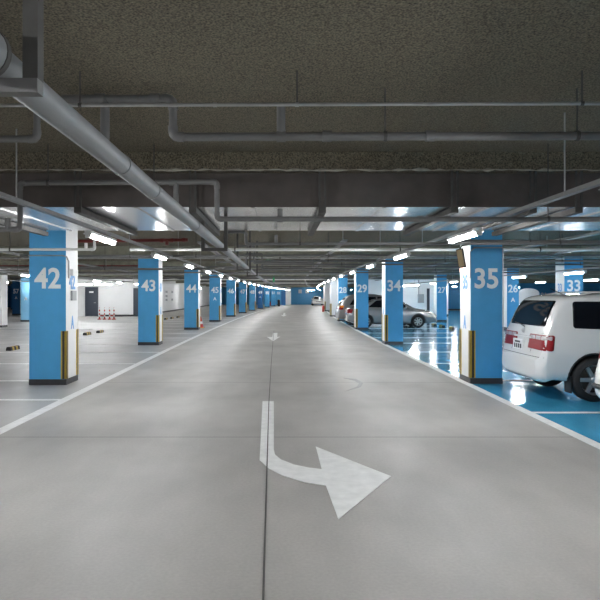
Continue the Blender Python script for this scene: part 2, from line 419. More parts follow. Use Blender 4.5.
for x, y0, st, n, z, nm in ((8.55, -3.2, 4.0, 12, 2.24, 'over the front of the blue bays'), (13.3, 10, 5.0, 9, 2.24, 'beyond pillars 33 and 26'), (20, 14, 9.0, 6, 2.24, 'in the far right hall'),
                        (-8.9, -3.5, 4.0, 12, 2.28, 'over the left bays'), (-14.6, 10, 4.2, 8, 2.28, 'before the white core wall'), (-21, 14, 9, 7, 2.28, 'in the far left hall')):  # bay rows reach behind the camera: unseen lamps added to brighten pillar fronts
    for k in range(n):
        lamp(x, y0 + st*k, z, 'lit tube lamp %s, %s from the front' % (nm, ORD[k]), 'lamps ' + nm)
for k, x in enumerate((-14.2, -12.8)): lamp(x+1.22, 41.5, 2.34, 'tube lamp facing the dark door in the white core wall, %s one' % ('left', 'right')[k], 'lamps facing the core wall', PI/2)
lamp(9.9, 43.2, 2.3, 'tube lamp facing the white wall behind the silver cars', 'lamps facing the right white wall', PI/2)
lamp(5.6, 97, 2.36, 'tube lamp before the blue end wall', 'end wall lamps', PI/2)
for k in range(4): lamp(-8.2, 52 + 9*k, 2.3, 'tube lamp along the long white core wall, %s from the front' % ORD[k], 'core wall lamps')
for k in range(3): lamp(8.4 + off(62), 60 + 11*k, 2.3, 'tube lamp behind the plain white pillars, %s from the front' % ORD[k], 'lamps behind the white pillars')

# lamp rails with hanger rods
def rail(fx, ys, z, label, hung, cat='cable rail', wd=.03, name='lamp_rail'):
    r = empty(name, (fx(ys[0]), ys[0], z), label, cat)
    o0 = Vector((fx(ys[0]), ys[0], z))
    mb = MB()
    for a, b in zip(ys[:-1], ys[1:]):
        xa, xb = fx(a), fx(b)
        vs = []
        for (x, y) in ((xa, a), (xb, b)):
            vs += [Vector((x-wd, y, z-.025))-o0, Vector((x+wd, y, z-.025))-o0, Vector((x+wd, y, z+.012))-o0, Vector((x-wd, y, z+.012))-o0]
        mb.add(vs, [(0,1,5,4),(1,2,6,5),(2,3,7,6),(3,0,4,7)])
    mb.build('channel', 'tray', r)
    for y in hung:
        MB().tube([Vector((fx(y), y, z+.012))-o0, Vector((fx(y), y, CEIL))-o0], .007, 6).build('hanger_rod', 'steel', r)
    return r
RY = [-6.] + [float(k) for k in range(0, 97, 4)]
rail(lambda d: 2.42 + off(d), RY, 2.46, 'grey lamp rail over the right side of the aisle', [5.1, 10.2, 14.5, 18.5, 22.5, 30])
rail(lambda d: -2.46 + off(d), RY, 2.488, 'grey lamp rail over the left side of the aisle', [5.6, 9.8, 14.5, 18.5, 22.5, 30])
for (x, z, a, b, lab, wd) in ((5.2, 2.62, 9.6, 60, 'grey cable rail over the rear of the parked cars', .07), (7.0, 2.66, 9.6, 44, 'grey cable rail above pillar 33', .06),
                      (8.55, 2.346, -4, 46, 'lamp rail over the front ends of the blue bays', .04), (-8.9, 2.386, -4, 44, 'lamp rail over the left bay wheel stops', .04),
                      (-6.4, 2.6, 10, 80, 'grey cable rail over the left bays beside pillar 42', .09), (-11.5, 2.55, 10, 44, 'grey cable rail leading to the dark door', .08),
                      (-14.6, 2.386, 8, 44, 'lamp rail before the white core wall', .04), (-1.6, 2.66, 12, 90, 'thin cable rail left of the big pipe', .05), (1.3, 2.7, 12, 90, 'thin cable rail over the right of the aisle', .05)):
    ys = [a + (b-a)*k/12 for k in range(13)]
    fx = (lambda d, x=x: x + off(d)) if abs(x) < 6 else (lambda d, x=x: x)
    rail(fx, ys, z, lab, [a + (b-a)*k/6 + .4 for k in range(6)], wd=wd, name='cable_rail')

# ------------------------------------------------------------------ the flat duct across the aisle
D0, D1, DB, DT = 6.62, 9.02, EYE+.97, EYE+1.345
du = empty('ventilation_duct', (0, D0, DB), 'wide flat sheet metal duct crossing the aisle in front of the pillars', 'duct')
mb = MB()
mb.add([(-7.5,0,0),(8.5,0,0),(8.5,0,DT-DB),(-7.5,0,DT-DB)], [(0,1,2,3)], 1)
W = D1-D0; Hd = DT-DB
mb.add([(-7.5,0,0),(8.5,0,0),(8.5,W,0),(-7.5,W,0),(-7.5,0,Hd),(8.5,0,Hd),(8.5,W,Hd),(-7.5,W,Hd)], [(0,3,2,1),(4,5,6,7),(2,3,7,6),(1,2,6,5),(3,0,4,7)], 0)
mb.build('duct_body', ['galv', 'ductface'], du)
for x in (-6.3, -4.9, -3.15, -1.6, -.3, 1.15, 2.3, 3.75, 5.2, 6.6):
    MB().box(x-.02, x+.02, -.006, W, -.012, 0).build('seam', 'galv', du)
for x in (-5.0, -3.55, -2.2, -.95, .46, 1.9, 2.75, 3.25, 5.0, 6.8):
    h = MB().box(x-.04, x+.04, -.10, W+.08, -.075, -.014).build('support_channel', 'darksteel', du)
    for k in (-.03, .03): MB().box(x+k-.01, x+k+.01, -.105, -.085, -.014, CEIL-DB).build('hanger_strap', 'darksteel', h)
    MB().tube([(x, W+.06, -.014), (x, W+.06, CEIL-DB)], .01, 6).build('hanger_rod', 'darksteel', h)

# ------------------------------------------------------------------ pipes
def pipe(name, pts, r, m, label, cat='pipe', collars=(), hangers=(), tees=(), n=14, elbow=True):
    """collars: (point, axis) rings; hangers: points where a thin rod rises to the ceiling; tees: (p0,p1)"""
    pts = [Vector(p) for p in pts]
    path = [pts[0]]
    for a, b, c in zip(pts[:-2], pts[1:-1], pts[2:]):
        k = min(r*1.6, (b-a).length*.4, (c-b).length*.4)
        p0 = b + (a-b).normalized()*k; p2 = b + (c-b).normalized()*k
        for t in (0, .33, .67, 1): path.append(p0*(1-t)**2 + b*2*t*(1-t) + p2*t*t)
    path.append(pts[-1])
    root = empty(name, path[0], label, cat); o = path[0]
    MB().tube([p-o for p in path], r, n).build('pipe_run', m, root)
    if elbow:
        for a, b, c in zip(pts[:-2], pts[1:-1], pts[2:]):
            k = r*1.6; e = r*2.6
            p0, p2 = b + (a-b).normalized()*k, b + (c-b).normalized()*k
            arc = [b + (a-b).normalized()*e] + [p0*(1-t)**2 + b*2*t*(1-t) + p2*t*t for t in (0, .33, .67, 1)] + [b + (c-b).normalized()*e]
            MB().tube([p-o for p in arc], r*1.2, n).build('elbow', m, root)
    for p, ax in collars:
        p = Vector(p); ax = Vector(ax).normalized()
        MB().tube([p-ax*r*1.1-o, p+ax*r*1.1-o], r*1.33, n).build('collar', m, root)
    for p0, p1 in tees:
        t = MB().tube([Vector(p0)-o, Vector(p1)-o], r*1.08, n)
        t.build('branch', m, root)
    for p in hangers:
        p = Vector(p)
        MB().tube([p + Vector((0,0,r*.8))-o, Vector((p.x, p.y, CEIL))-o], .006, 6).build('hanger_rod', 'darksteel', root)
        MB().tube([p + Vector((-r*.25 if abs(p.x)>99 else -.012,0,0))-o, p + Vector((.012,0,0))-o], r*1.25, n).build('clamp', 'darksteel', root)
    return root
X1 = Vector((1, 0, 0))
A = lambda px, py, d: at(px, py, d)
d = 4.5
pipe('drain_pipe', [A(760,135.5,d), A(173,137,d), A(173,99,d), A(62,99,d), A(40,120,d+.0)][:4], .031, 'pipe', 'grey drain pipe across the speckled ceiling, stepping up at its left', 'pipe',
     collars=[(A(281,136.5,d),X1), (A(327,136.3,d),X1), (A(100,99,d),X1), (A(155,99,d),X1), (A(430,136,d),X1)], hangers=[A(577,135.8,d), A(385,136.2,d)],
     tees=[(A(281,137,d), A(281,106,d)), (A(105,99,d), A(105,140,d))])
pipe('drain_pipe', [A(-140,139,d), A(37,139,d), A(37,108,d)], .026, 'pipe', 'short grey pipe with an elbow at the upper left, behind the big pipe', 'pipe', hangers=[A(-40,139,d)])
d = 4.15
pipe('sprinkler_pipe', [A(-150,106,d), A(760,103,d)], .012, 'steel', 'thin bright pipe across the speckled ceiling', 'pipe', collars=[(A(215,104.8,d),X1), (A(297,104.5,d),X1)], hangers=[A(297,104.5,d), A(582,103.5,d), A(80,105.2,d)], elbow=False)
d = 6.15
pipe('drain_pipe', [A(-140,229.5,d), A(20,229.5,d), A(20,183,d), A(217,182,d), A(217,219,d), A(740,219.5,d)], .026, 'pipe', 'grey pipe looping down in front of the flat duct', 'pipe',
     collars=[(A(172,182.5,d),X1), (A(280,219,d),X1), (A(420,219,d),X1)], tees=[(A(280,219,d), A(280,209,d)), (A(8,229,d), A(8,218,d)), (A(176,183,d), A(176,214,d))], hangers=[A(154,182.4,d), A(48,183,d), A(548,219,d)])
# big pipe with trapeze brackets
bx, bz = -.757, EYE+.62
bp = empty('main_pipe', (bx, 0, bz), 'big light grey pipe running down the aisle under the ceiling', 'pipe')
ys = [-3.0] + [k*3.0 for k in range(0, 21)]
MB().tube([(off(y), y, 0) for y in ys], .048, 24).build('pipe_run', 'bigpipe', bp)
MB().tube([(0, 1.0, 0), (0, 1.53, 0)], .064, 24).build('coupling', 'bigpipe', bp)
MB().tube([(0, 1.525, 0), (0, 1.545, 0)], .067, 24).build('seal_ring', 'darksteel', bp)
for y in (2.85, 3.55, 5.3, 7.9, 11, 15, 19): MB().tube([(off(y), y-.012, 0), (off(y), y+.012, 0)], .052, 24).build('joint_ring', 'bigpipe', bp)
for y in (1.60, 7.3, 13.2, 17.2):
    b = MB().box(-.20, .118, y-.02, y+.02, -.085, -.048).build('bracket', 'darksteel' if y > 2 else 'pipe', bp)
    MB().box(.078, .118, y-.018, y+.022, -.048, DB-bz if y == 7.3 else CEIL-bz).build('bracket_strap', 'darksteel', b)
    MB().box(-.20, -.16, y-.018, y+.022, -.048, DB-bz if y == 7.3 else CEIL-bz).build('bracket_strap', 'darksteel', b)
# transverse pipes past the duct
d = 10.45
pipe('water_pipe', [A(-120,249.5,d), A(94.5,249.5,d), A(94.5,238,d)], .024, 'whitepipe', 'white pipe crossing the face of pillar 42', 'pipe', tees=[(A(86,249.5,d), A(86,243,d))], hangers=[A(10,249.5,d)])
d = 10.5
pipe('water_pipe', [A(446,240.5,d), A(760,243,d)], .022, 'pipe', 'grey pipe crossing the top of pillar 35', 'pipe', elbow=False, hangers=[A(530,241,d), A(640,242,d)])
d = 12.6
pipe('water_pipe', [A(130,249.5,d), A(720,250,d)], .034, 'whitepipe', 'long white pipe across the aisle just beyond pillars 42 and 35', 'pipe', elbow=False, hangers=[A(235,249.5,d), A(400,249.5,d), A(540,249.5,d)])
d = 12.8
pipe('red_sprinkler_pipe', [A(40,241.5,d), A(188,240,d)], .035, 'redpipe', 'dark red sprinkler pipe with valves right of pillar 42', 'pipe', collars=[(A(162,240.5,d),X1), (A(172,240.3,d),X1), (A(184,240,d),X1)], tees=[(A(167,240,d), A(167,245,d))], elbow=False, hangers=[A(100,241,d)])
d = 9.13
pipe('drain_pipe', [A(225,270,d), A(225,232,d), A(246,232,d), A(246,244,d), A(720,243,d)][1:], .022, 'pipe', 'grey pipe with a small step beyond the flat duct', 'pipe', hangers=[A(300,243.6,d), A(560,243,d)], tees=[(A(276,243.6,d), A(276,235,d))])
specs = [  # depth, px0, px1, py, radius, material, label
 (13.6, 20, 240, 256, .028, 'pipe', 'grey pipe behind pillar 42, under the white pipe'),
 (13.4, 236, 700, 255.5, .022, 'pipe', 'thin grey pipe below the long white pipe'),
 (15.0, 250, 640, 261, .026, 'pipe', 'grey pipe crossing the aisle midway between pillars 42 and 43'),
 (16.4, -60, 620, 258, .02, 'steel', 'bright thin pipe crossing above pillar 43'),
 (18.0, -40, 250, 269, .03, 'pipe', 'grey pipe over the left bays before pillar 43'),
 (18.2, 262, 660, 264.5, .024, 'pipe', 'grey pipe over the right bays before pillar 34'),
 (20.8, -20, 600, 267, .028, 'pipe', 'grey pipe crossing the hall just beyond pillar 43'),
 (22.6, -40, 150, 266, .035, 'redpipe', 'red sprinkler pipe over the left bays beyond pillar 43'),
 (23.4, 250, 620, 270, .03, 'pipe', 'grey pipe over the right bays beyond pillar 34'),
 (25.5, -60, 560, 272.5, .03, 'pipe', 'grey pipe crossing the hall before pillar 44'),
 (29.5, -60, 560, 274, .035, 'steel', 'bright pipe crossing the hall beyond pillar 44'),
 (31.0, 0, 160, 273, .04, 'redpipe', 'thicker red sprinkler pipe further back over the left bays'),
 (33.0, -60, 520, 277, .035, 'pipe', 'thick grey pipe crossing the hall, nearest one before pillar 45'),
 (37.5, -60, 520, 278.5, .04, 'pipe', 'thick grey pipe crossing the hall right after pillar 45'),
 (41.0, 150, 440, 279.5, .04, 'whitepipe', 'white pipe crossing the aisle before pillar 46'),
 (47.0, 200, 440, 281.5, .05, 'pipe', 'grey pipe crossing the aisle beyond pillar 46'),
 (56.0, 200, 400, 283, .05, 'whitepipe', 'white pipe crossing the aisle furthest away'),
 (65.0, 220, 380, 284.5, .05, 'pipe', 'furthest grey pipe crossing the aisle'),
]
for (d, a, b, py, r, m, lab) in specs:
    pipe('ceiling_pipe', [A(a, py, d), A(b, py, d)], r, m, lab, 'pipe', elbow=False, n=8, hangers=[A(a+(b-a)*k, py, d) for k in (.2, .5, .8)])
# boxy pipe loops left of the aisle centre
for (d, x0, x1, ya, yb, lab) in ((14.2, 238, 254, 246, 262, 'grey pipe loop beside the big pipe, nearer one'), (16.0, 246, 262, 254, 268, 'grey pipe loop beside the big pipe, further one')):
    pipe('pipe_loop', [A(x0-22, yb, d), A(x0, yb, d), A(x0, ya, d), A(x1, ya, d), A(x1, yb+1, d), A(x1+60, yb+1, d)], .024, 'pipe', lab, 'pipe', n=8)

# hanging exit signs far down the aisle
for (px, py, d, lab) in ((268, 261, 24.5, 'small green exit sign hanging over the aisle, nearest'), (273.7, 279, 37, 'upright green exit sign hanging over the aisle, further away')):
    p = A(px, py, d)
    s = empty('exit_sign', p, lab, 'sign')
    hw, hh = ((.10, .05) if d < 30 else (.06, .18))
    MB().box(-hw, hw, -.03, .03, -hh, hh).build('sign_box', 'exitgreen', s)
    MB().tube([(0, 0, hh), (0, 0, CEIL-p.z)], .01, 6).build('hanger_rod', 'steel', s)

# ------------------------------------------------------------------ small things on the floor
def make_stop():
    r = empty('wheel_stop', (0, 0, 0), 'x', 'wheel stop')
    prof = [(-.075,0),(.075,0),(.06,.09),(.04,.11),(-.04,.11),(-.06,.09)]
    fn = lambda a, b, h: (a, h, b)
    mb = MB()
    for k, (y0, y1) in enumerate(((-.30,-.18),(-.18,-.06),(-.06,.06),(.06,.18),(.18,.30))): mb.prism(prof, y0, y1, k % 2, fn)
    mb.build('rubber_block', ['black', 'yellow'], r)
    return r
stop0 = make_stop(); su = [False]
def stop(x, y, label, group):
    o = stop0 if not su[0] else copy_tree(stop0)
    su[0] = True; o.location = (x, y, .0); o['label'] = label; o['group'] = group
for (px, py, lab) in ((13,350,'black and yellow wheel stop left of pillar 42'), (87,335,'wheel stop right of pillar 42, nearer of the pair'), (100,332.8,'wheel stop right of pillar 42, further of the pair'),
                      (166,319.6,'wheel stop right of pillar 43, nearest'), (172,318.7,'wheel stop right of pillar 43, middle one'), (178,317.8,'wheel stop right of pillar 43, furthest')):
    x, y = ground(px, py); stop(x, y, lab, 'wheel stops in the left bays')
for (px, py, lab) in ((434,325.8,'wheel stop in front of the silver sedan'), (442,327.2,'wheel stop right of the silver sedan, middle one'), (452,329,'wheel stop by pillar 35, at the right'),):
    x, y = ground(px, py); stop(x, y, lab, 'wheel stops on the blue floor')
def post(px, py, lab):
    x, y = ground(px, py)
    r = empty('delineator_post', (x, y, 0), lab, 'post', 'red and white posts')
    MB().lathe([(.001,0),(.13,0),(.13,.04),(.06,.07),(.04,.07)], n=16).build('base', 'red', r)
    mb = MB()
    for k in range(6): mb.lathe([(.04, .07+.115*k), (.04, .07+.115*(k+1))], n=12, mi=k % 2)
    mb.lathe([(.04,.76),(.03,.78),(.001,.785)], n=12)
    mb.build('post_tube', ['red', 'white'], r)
for px, nm in ((99.5,'nearest the dark door'), (104.6,'second from the dark door'), (109.6,'third from the dark door'), (114,'furthest from the dark door')):
    post(px, 319.5, 'red and white post, ' + nm)
# red bars linking the two pairs of posts
for a, b, lab in ((99.5,104.6,'red bar joining the first two posts'), (109.6,114,'red bar joining the last two posts')):
    x0, y0 = ground(a, 319.5); x1, _ = ground(b, 319.5)
    tag(MB().tube([(x0+.045, y0, .25), (x1-.045, y0, .25)], .03, 8).build('barrier_bar', 'red'), lab, 'bar', 'red bars')
def cone(x, y, lab):
    r = empty('traffic_cone', (x, y, 0), lab, 'cone')
    MB().box(-.19, .19, -.19, .19, 0, .035).build('base', 'yellow', r)
    MB().lathe([(.15,.035),(.11,.2)], n=20).lathe([(.11,.2),(.085,.32)], n=20, mi=1).lathe([(.085,.32),(.03,.55),(.001,.56)], n=20).build('cone_body', ['red', 'white'], r)
x, y = ground(200.5, 328); cone(x, y, 'red traffic cone with pale band beside pillar 44')
def extinguisher(x, y, lab):
    r = empty('fire_extinguisher', (x, y, 0), lab, 'fire extinguisher', 'fire extinguishers')
    MB().lathe([(.001,0),(.10,0),(.11,.03),(.11,.48),(.08,.57),(.03,.6),(.03,.64)], n=16).build('cylinder', 'red', r)
    MB().box(-.05, .12, -.02, .02, .64, .70).build('valve_head', 'black', r)
    MB().tube([(.08,0,.64),(.14,0,.5),(.13,0,.2)], .015, 6).build('hose', 'black', r)
x, y = ground(134.6, 315.6); extinguisher(x, y-.1, 'red fire extinguisher at the corner of the white core wall')
x, y = ground(271, 306); extinguisher(x - .1, y, 'red fire extinguisher beyond pillar 50')
x, y = ground(323.2, 311.8); extinguisher(x, y, 'red fire extinguisher by the second plain white pillar')
tag(MB().lathe([(.001,0),(.17,0),(.19,.8),(.20,.85),(.12,.95),(.001,.97)], (off(84)-3.2, 84.3, 0), 16).build('litter_bin', 'black'), 'dark upright bin beyond pillar 51', 'bin')
# hose along the core wall
tag(MB().tube([(-12.3,44.6,.03),(-11.8,44.5,.03),(-11.3,44.7,.05),(-10.9,44.75,.12),(-10.75,44.75,.2)], .03, 8).build('hose', 'black'), 'black hose lying along the foot of the white core wall', 'hose')
# electric box + conduit on the white wall behind the silver sedan
eb = empty('electric_box', ((421.3-280)*45.7/600, 45.98, 1.1), 'grey electric box on the white wall behind the silver sedan', 'box')
MB().box(-.22, .22, -.22, 0, -.1, .56).build('box_body', 'grey', eb, bevel=.01)
MB().box(-.17, .17, -.235, -.22, -.05, .5).build('box_door', 'grey', eb)
MB().tube([(-.15,-.05,.56),(-.15,-.05,1.9)], .04, 8).build('conduit', 'steel', eb)
# small signs on the side core wall
k = 0
for y, zz in ((56,1.9),(56,1.5),(56,1.15),(59,1.9),(59,1.15)):
    tag(MB().box(-10.6, -10.58, y-.45, y+.45, zz-.1, zz+.1).build('wall_notice', 'grey'), 'small grey notice on the long white wall, %s' % ['top left','middle left','bottom left','top right','bottom right'][k], 'notice', 'wall notices'); k += 1
# sign and arched white panel behind the van
sg = empty('bay_sign', ((541-280)*62.9/600, 62.93, EYE+.05), 'white round mark and bay number on the far blue wall', 'sign')
MB().lathe([(.001,-.02),(.3,-.02),(.3,.02)], (-.75, 0, 0), 24, axis='Y').build('round_mark', 'white', sg)
text('number', '01', .5, 'white', (.25, -.0, -.05), (PI/2, 0, 0), sg)
arch = [(-.9,0),(.9,0),(.9,1.75)] + [(.9*math.cos(a*PI/12), 1.75+.45*math.sin(a*PI/12)) for a in range(1, 12)] + [(-.9,1.75)]
tag(MB().prism(arch, 0, .12, fn=lambda a, b, h: (a, h, b)).build('arched_panel', 'white', loc=((529-280)*52/600, 52, 0)), 'white arched panel seen behind the rear window of the van', 'panel')
for i, x in enumerate((3.1, 4.3)):
    t = tag(MB().box(x, x+.55, YE-.03, YE, 1.9, 2.5).build('wall_mark', 'white'), 'white mark on the blue end wall, %s' % ('nearer pillar 52' if i == 0 else 'nearer the far white car'), 'mark')
struct(MB().box(.9, 1.75, 95.2, 95.8, 0, BEAM), 'wall_end_white_return', 'white')
struct(MB().box(.2, .88, 95.0, 95.8, 0, BEAM), 'wall_end_dark_return', 'deepblue')

# ------------------------------------------------------------------ cars
def chaikin(seq, lerp, it):
    for _ in range(it):
        out = [seq[0]]
        for a, b in zip(seq[:-1], seq[1:]):
            out += [lerp(a, b, .25), lerp(a, b, .75)]
        out.append(seq[-1]); seq = out
    return seq
def loft(stations):
    lp = lambda a, b, t: a + (b-a)*t
    secs = []
    for (x, w, zb, zbelt, wr, zr) in stations:
        zm = zb + (zbelt-zb)*.52
        pts = [(0,zb),(w*.80,zb),(w*.97,zb+.05),(w,zm-.03),(w,zm+.12*(zbelt-zb)),(w*.965,zbelt),(wr+.035,zr-.11*min(1,(zr-zbelt)/.4)-.015),(wr-.02,zr-.028),(wr*.62,zr-.006),(0,zr)]
        v = [Vector((x, p[0], p[1])) for p in pts]
        secs.append(chaikin(v, lp, 2))
    secs = chaikin(secs, lambda a, b, t: [lp(p, q, t) for p, q in zip(a, b)], 2)
    return secs
def solid(secs):
    n = len(secs[0]); vs = []; fs = []
    rings = []
    for s in secs:
        ring = [tuple(p) for p in s] + [(p.x, -p.y, p.z) for p in reversed(s[1:-1])]
        rings.append(ring); vs += ring
    k = len(rings[0])
    for i in range(len(rings)-1):
        for j in range(k):
            a, b = i*k+j, i*k+(j+1)%k
            fs.append((a, b, b+k, a+k))
    fs.append(tuple(range(k))); fs.append(tuple(range((len(rings)-1)*k, len(rings)*k)))
    return vs, fs
def round_poly(poly, r, seg=4):
    out = []; n = len(poly)
    for i in range(n):
        b = Vector(poly[i]); a = Vector(poly[i-1]); c = Vector(poly[(i+1)%n])
        k = min(r, (a-b).length*.45, (c-b).length*.45)
        p0 = b+(a-b).normalized()*k; p2 = b+(c-b).normalized()*k
        for t in range(seg+1):
            t /= seg; out.append(p0*(1-t)**2 + b*2*t*(1-t) + p2*t*t)
    # densify long edges
    res = []
    for i, p in enumerate(out):
        q = out[(i+1) % len(out)]; res.append(p); m = int((q-p).length/.09)
        for j in range(1, m+1): res.append(p + (q-p)*j/(m+1))
    return res
def patch(bvh, poly, direction, r=.03, offs=.006, name='window', m='glass', parent=None, split=None):
    """outline (a, z) in the plane facing `direction` (horizontal), cast onto the body and given thickness"""
    dv = Vector(direction).normalized(); side = Vector((-dv.y, dv.x, 0))
    P = round_poly(poly, r); cx = sum((p for p in P), Vector((0,0)))/len(P)
    rings = []
    def cast(p):
        o = side*p.x + Vector((0,0,p.y)) - dv*8 + Vector((2.2,0,0)) * 0
        h, nrm, idx, dist = bvh.ray_cast(o, dv)
        if h is None: return None, None
        return h, nrm
    for fr in (0.02, .25, .5, .75, .9, 1.0):
        ring = []
        for p in P:
            q = cx + (p-cx)*fr
            h, nrm = cast(q)
            if h is None:
                t = fr
                while h is None and t > 0: t -= .03; h, nrm = cast(cx + (p-cx)*t)
                if h is None: return None
            if nrm.dot(dv) > 0: nrm = -nrm
            ring.append((h, nrm))
        rings.append(ring)
    n = len(P); mb = MB()
    vs = [h + nrm*offs for ring in rings for h, nrm in ring]
    vs += [h - nrm*.004 for h, nrm in rings[-1]]
    fs = []; R = len(rings)
    for i in range(R):
        for j in range(n): fs.append((i*n+j, i*n+(j+1)%n, (i+1)*n+(j+1)%n, (i+1)*n+j))
    fs.append(tuple(range(n))[::-1])
    mb.add(vs, fs, 0, True)
    if split:
        for fi in range(len(mb.f)):
            zc = sum(mb.v[i][2] for i in mb.f[fi])/len(mb.f[fi])
            if zc > split: mb.m[fi] = 1
    return mb.build(name, m, parent)
def wheel(root, x, y, sgn, R=.32, spokes=7):
    wl = MB(); W = .1
    yo = y
    wl.lathe([(R-.105, -W), (R-.03, -W*1.02), (R, -W*.75), (R, W*.75), (R-.03, W*1.02), (R-.105, W)], (x, yo, R), 32, axis='Y')
    o = wl.build('wheel', 'tyre', root)
    rm = MB(); f = yo + sgn*.075
    rr = R-.10
    rm.lathe([(rr+.005, sgn*.02), (rr, sgn*.015), (rr-.03, -sgn*.05), (rr-.03, -sgn*.1)], (x, f, R), 32, axis='Y')
    for k in range(spokes):
        a = 2*PI*k/spokes
        c, s = math.cos(a), math.sin(a)
        q = []
        for (rad, hw, dy) in ((.03, .034, .0), (rr-.01, .026, .008)):
            for t in (-hw, hw): q.append((x + rad*c - t*s, f + sgn*dy, R + rad*s + t*c))
            for t in (-hw, hw): q.append((x + rad*c - t*s, f + sgn*(dy-.035), R + rad*s + t*c))
        rm.add(q, [(0,1,5,4),(2,6,7,3),(0,4,6,2),(1,3,7,5)])
    rm.lathe([(.055, -sgn*.02), (.055, sgn*.012), (.001, sgn*.018)], (x, f, R), 16, axis='Y')
    rm.build('rim', 'alloy', o)
    bk = MB().lathe([(rr+.0, -sgn*.06), (.001, -sgn*.06)], (x, f, R), 32, axis='Y'); bk.build('brake_disc', 'darksteel', o)

def car(name, cat, loc, label, stations, paint, wheels, windows, rear, R=.32, extras=None, group=None):
    root = empty(name, loc, label, cat, group)
    vs, fs = solid(loft(stations))
    mb = MB().add(vs, fs, 0, True); me = mb.mesh('body', [paint, 'trimblack'])
    bm = bmesh.new(); bm.from_mesh(me); bvh = BVHTree.FromBMesh(bm); bm.free()
    o = bpy.data.objects.new('body', me); COL.objects.link(o)
    tw = wheels['half']; cut = MB()
    for x in wheels['x']:
        for sg in (-1, 1):
            cut.lathe([(.001, 0), (R+.055, 0), (R+.055, .6), (.001, .6)], (x, tw-.17 if sg > 0 else -tw+.17-.6, R+.005), 40, axis='Y')
    c = cut.build('cutter', ['trimblack'])
    md = o.modifiers.new('arch', 'BOOLEAN'); md.operation = 'DIFFERENCE'; md.object = c; md.solver = 'EXACT'
    bpy.context.view_layer.update()
    me2 = bpy.data.meshes.new_from_object(o.evaluated_get(bpy.context.evaluated_depsgraph_get()))
    me2.name = 'body'; o.modifiers.clear(); o.data = me2
    bpy.data.objects.remove(c)
    me2.materials.clear(); me2.materials.append(M[paint]); me2.materials.append(M['trimblack'])
    for p in me2.polygons:
        p.material_index = 0
        for x in wheels['x']:
            if math.hypot(p.center.x-x, p.center.z-R-.005) < R+.058 and abs(p.center.y) < tw*.995 and (abs(p.normal.y) > .95 and abs(p.center.y) < tw-.1 or abs(p.normal.y) < .2): p.material_index = 1
        if p.center.z < .22 and p.normal.z < -.3: p.material_index = 1
        p.use_smooth = p.area < .02 and p.material_index == 0
    o.parent = root
    for x in wheels['x']:
        for sg in (-1, 1):
            wheel(root, x, sg*(tw-.105), sg, R, wheels.get('spokes', 7))
            # arch lip
            arc = [(x + (R+.058)*math.cos(a), (R+.005) + (R+.058)*math.sin(a)) for a in [PI*k/14 for k in range(15)]]
            pts = []
            for ax, az in arc:
                h = bvh.ray_cast(Vector((ax, sg*4, az)), Vector((0, -sg, 0)))[0]
                if h: pts.append(h + Vector((0, -sg*.004, 0)))
            if len(pts) > 3: MB().tube(pts, .014, 8).build('wheel_arch_lip', wheels.get('lip', paint), root)
    for poly in windows:
        patch(bvh, [(-a, z) for a, z in poly], (0, 1, 0), .05, .005, 'side_window', 'glass', root)   # near side (y<0)
        patch(bvh, [(a, z) for a, z in poly], (0, -1, 0), .05, .005, 'side_window', 'glass', root)
    rear(root, bvh)
    # door seams and handles on both sides
    ex = extras or {}
    for (x, z0, z1) in ex.get('seams', []):
        for sg in (-1, 1):
            pts = []
            for k in range(9):
                z = z0 + (z1-z0)*k/8
                h = bvh.ray_cast(Vector((x, sg*4, z)), Vector((0, -sg, 0)))[0]
                if h: pts.append(h)
            if len(pts) > 2: MB().tube(pts, .004, 5).build('door_seam', 'trimblack', root)
    for (x, z) in ex.get('handles', []):
        for sg in (-1, 1):
            h = bvh.ray_cast(Vector((x, sg*4, z)), Vector((0, -sg, 0)))[0]
            if h: MB().box(h.x-.09, h.x+.09, *sorted((h.y-sg*.004, h.y+sg*.03)), z-.015, z+.015).build('door_handle', paint, root, bevel=.006)
    if 'mirror' in ex:
        x, z = ex['mirror']
        for sg in (-1, 1):
            h = bvh.ray_cast(Vector((x, sg*4, z)), Vector((0, -sg, 0)))[0]
            if h:
                q = MB().lathe([(.001,-.09),(.06,-.085),(.075,0),(.06,.085),(.001,.09)], (0,0,0), 14, axis='Y').build('wing_mirror', paint, root)
                q.location = (x, h.y + sg*.08, z); q.scale = (.7, 1, 1)
    if 'rails' in ex:
        a, b, yy = ex['rails']
        for sg in (-1, 1):
            pts = []
            for k in range(9):
                x = a + (b-a)*k/8
                h = bvh.ray_cast(Vector((x, sg*yy, 4)), Vector((0, 0, -1)))[0]
                if h: pts.append(h + Vector((0, 0, .002 if k in (0, 8) else .035)))
            MB().tube(pts, .014, 8).build('roof_rail', ex.get('railmat', paint), root)
    return root, bvh

def plate_part(root, bvh, z, y0=0, w=.26, hgt=.125, tilt=.0):
    h = bvh.ray_cast(Vector((-3, y0, z)), Vector((1, 0, 0)))[0]
    x = h.x - .012
    p = MB().box(x-.012, x+.03, y0-w, y0+w, z-hgt/2, z+hgt/2).build('number_plate', 'plate', root, bevel=.004)
    m = MB()
    rnd = random.Random(3)
    m.box(x-.016, x-.012, y0-w*.55, y0+w*.55, z+hgt*.18, z+hgt*.34)
    for k in range(4): m.box(x-.016, x-.012, y0-w*.8+k*w*.42, y0-w*.8+k*w*.42+w*.25, z-hgt*.32, z+hgt*.08)
    m.build('plate_marks', 'darkink', p)

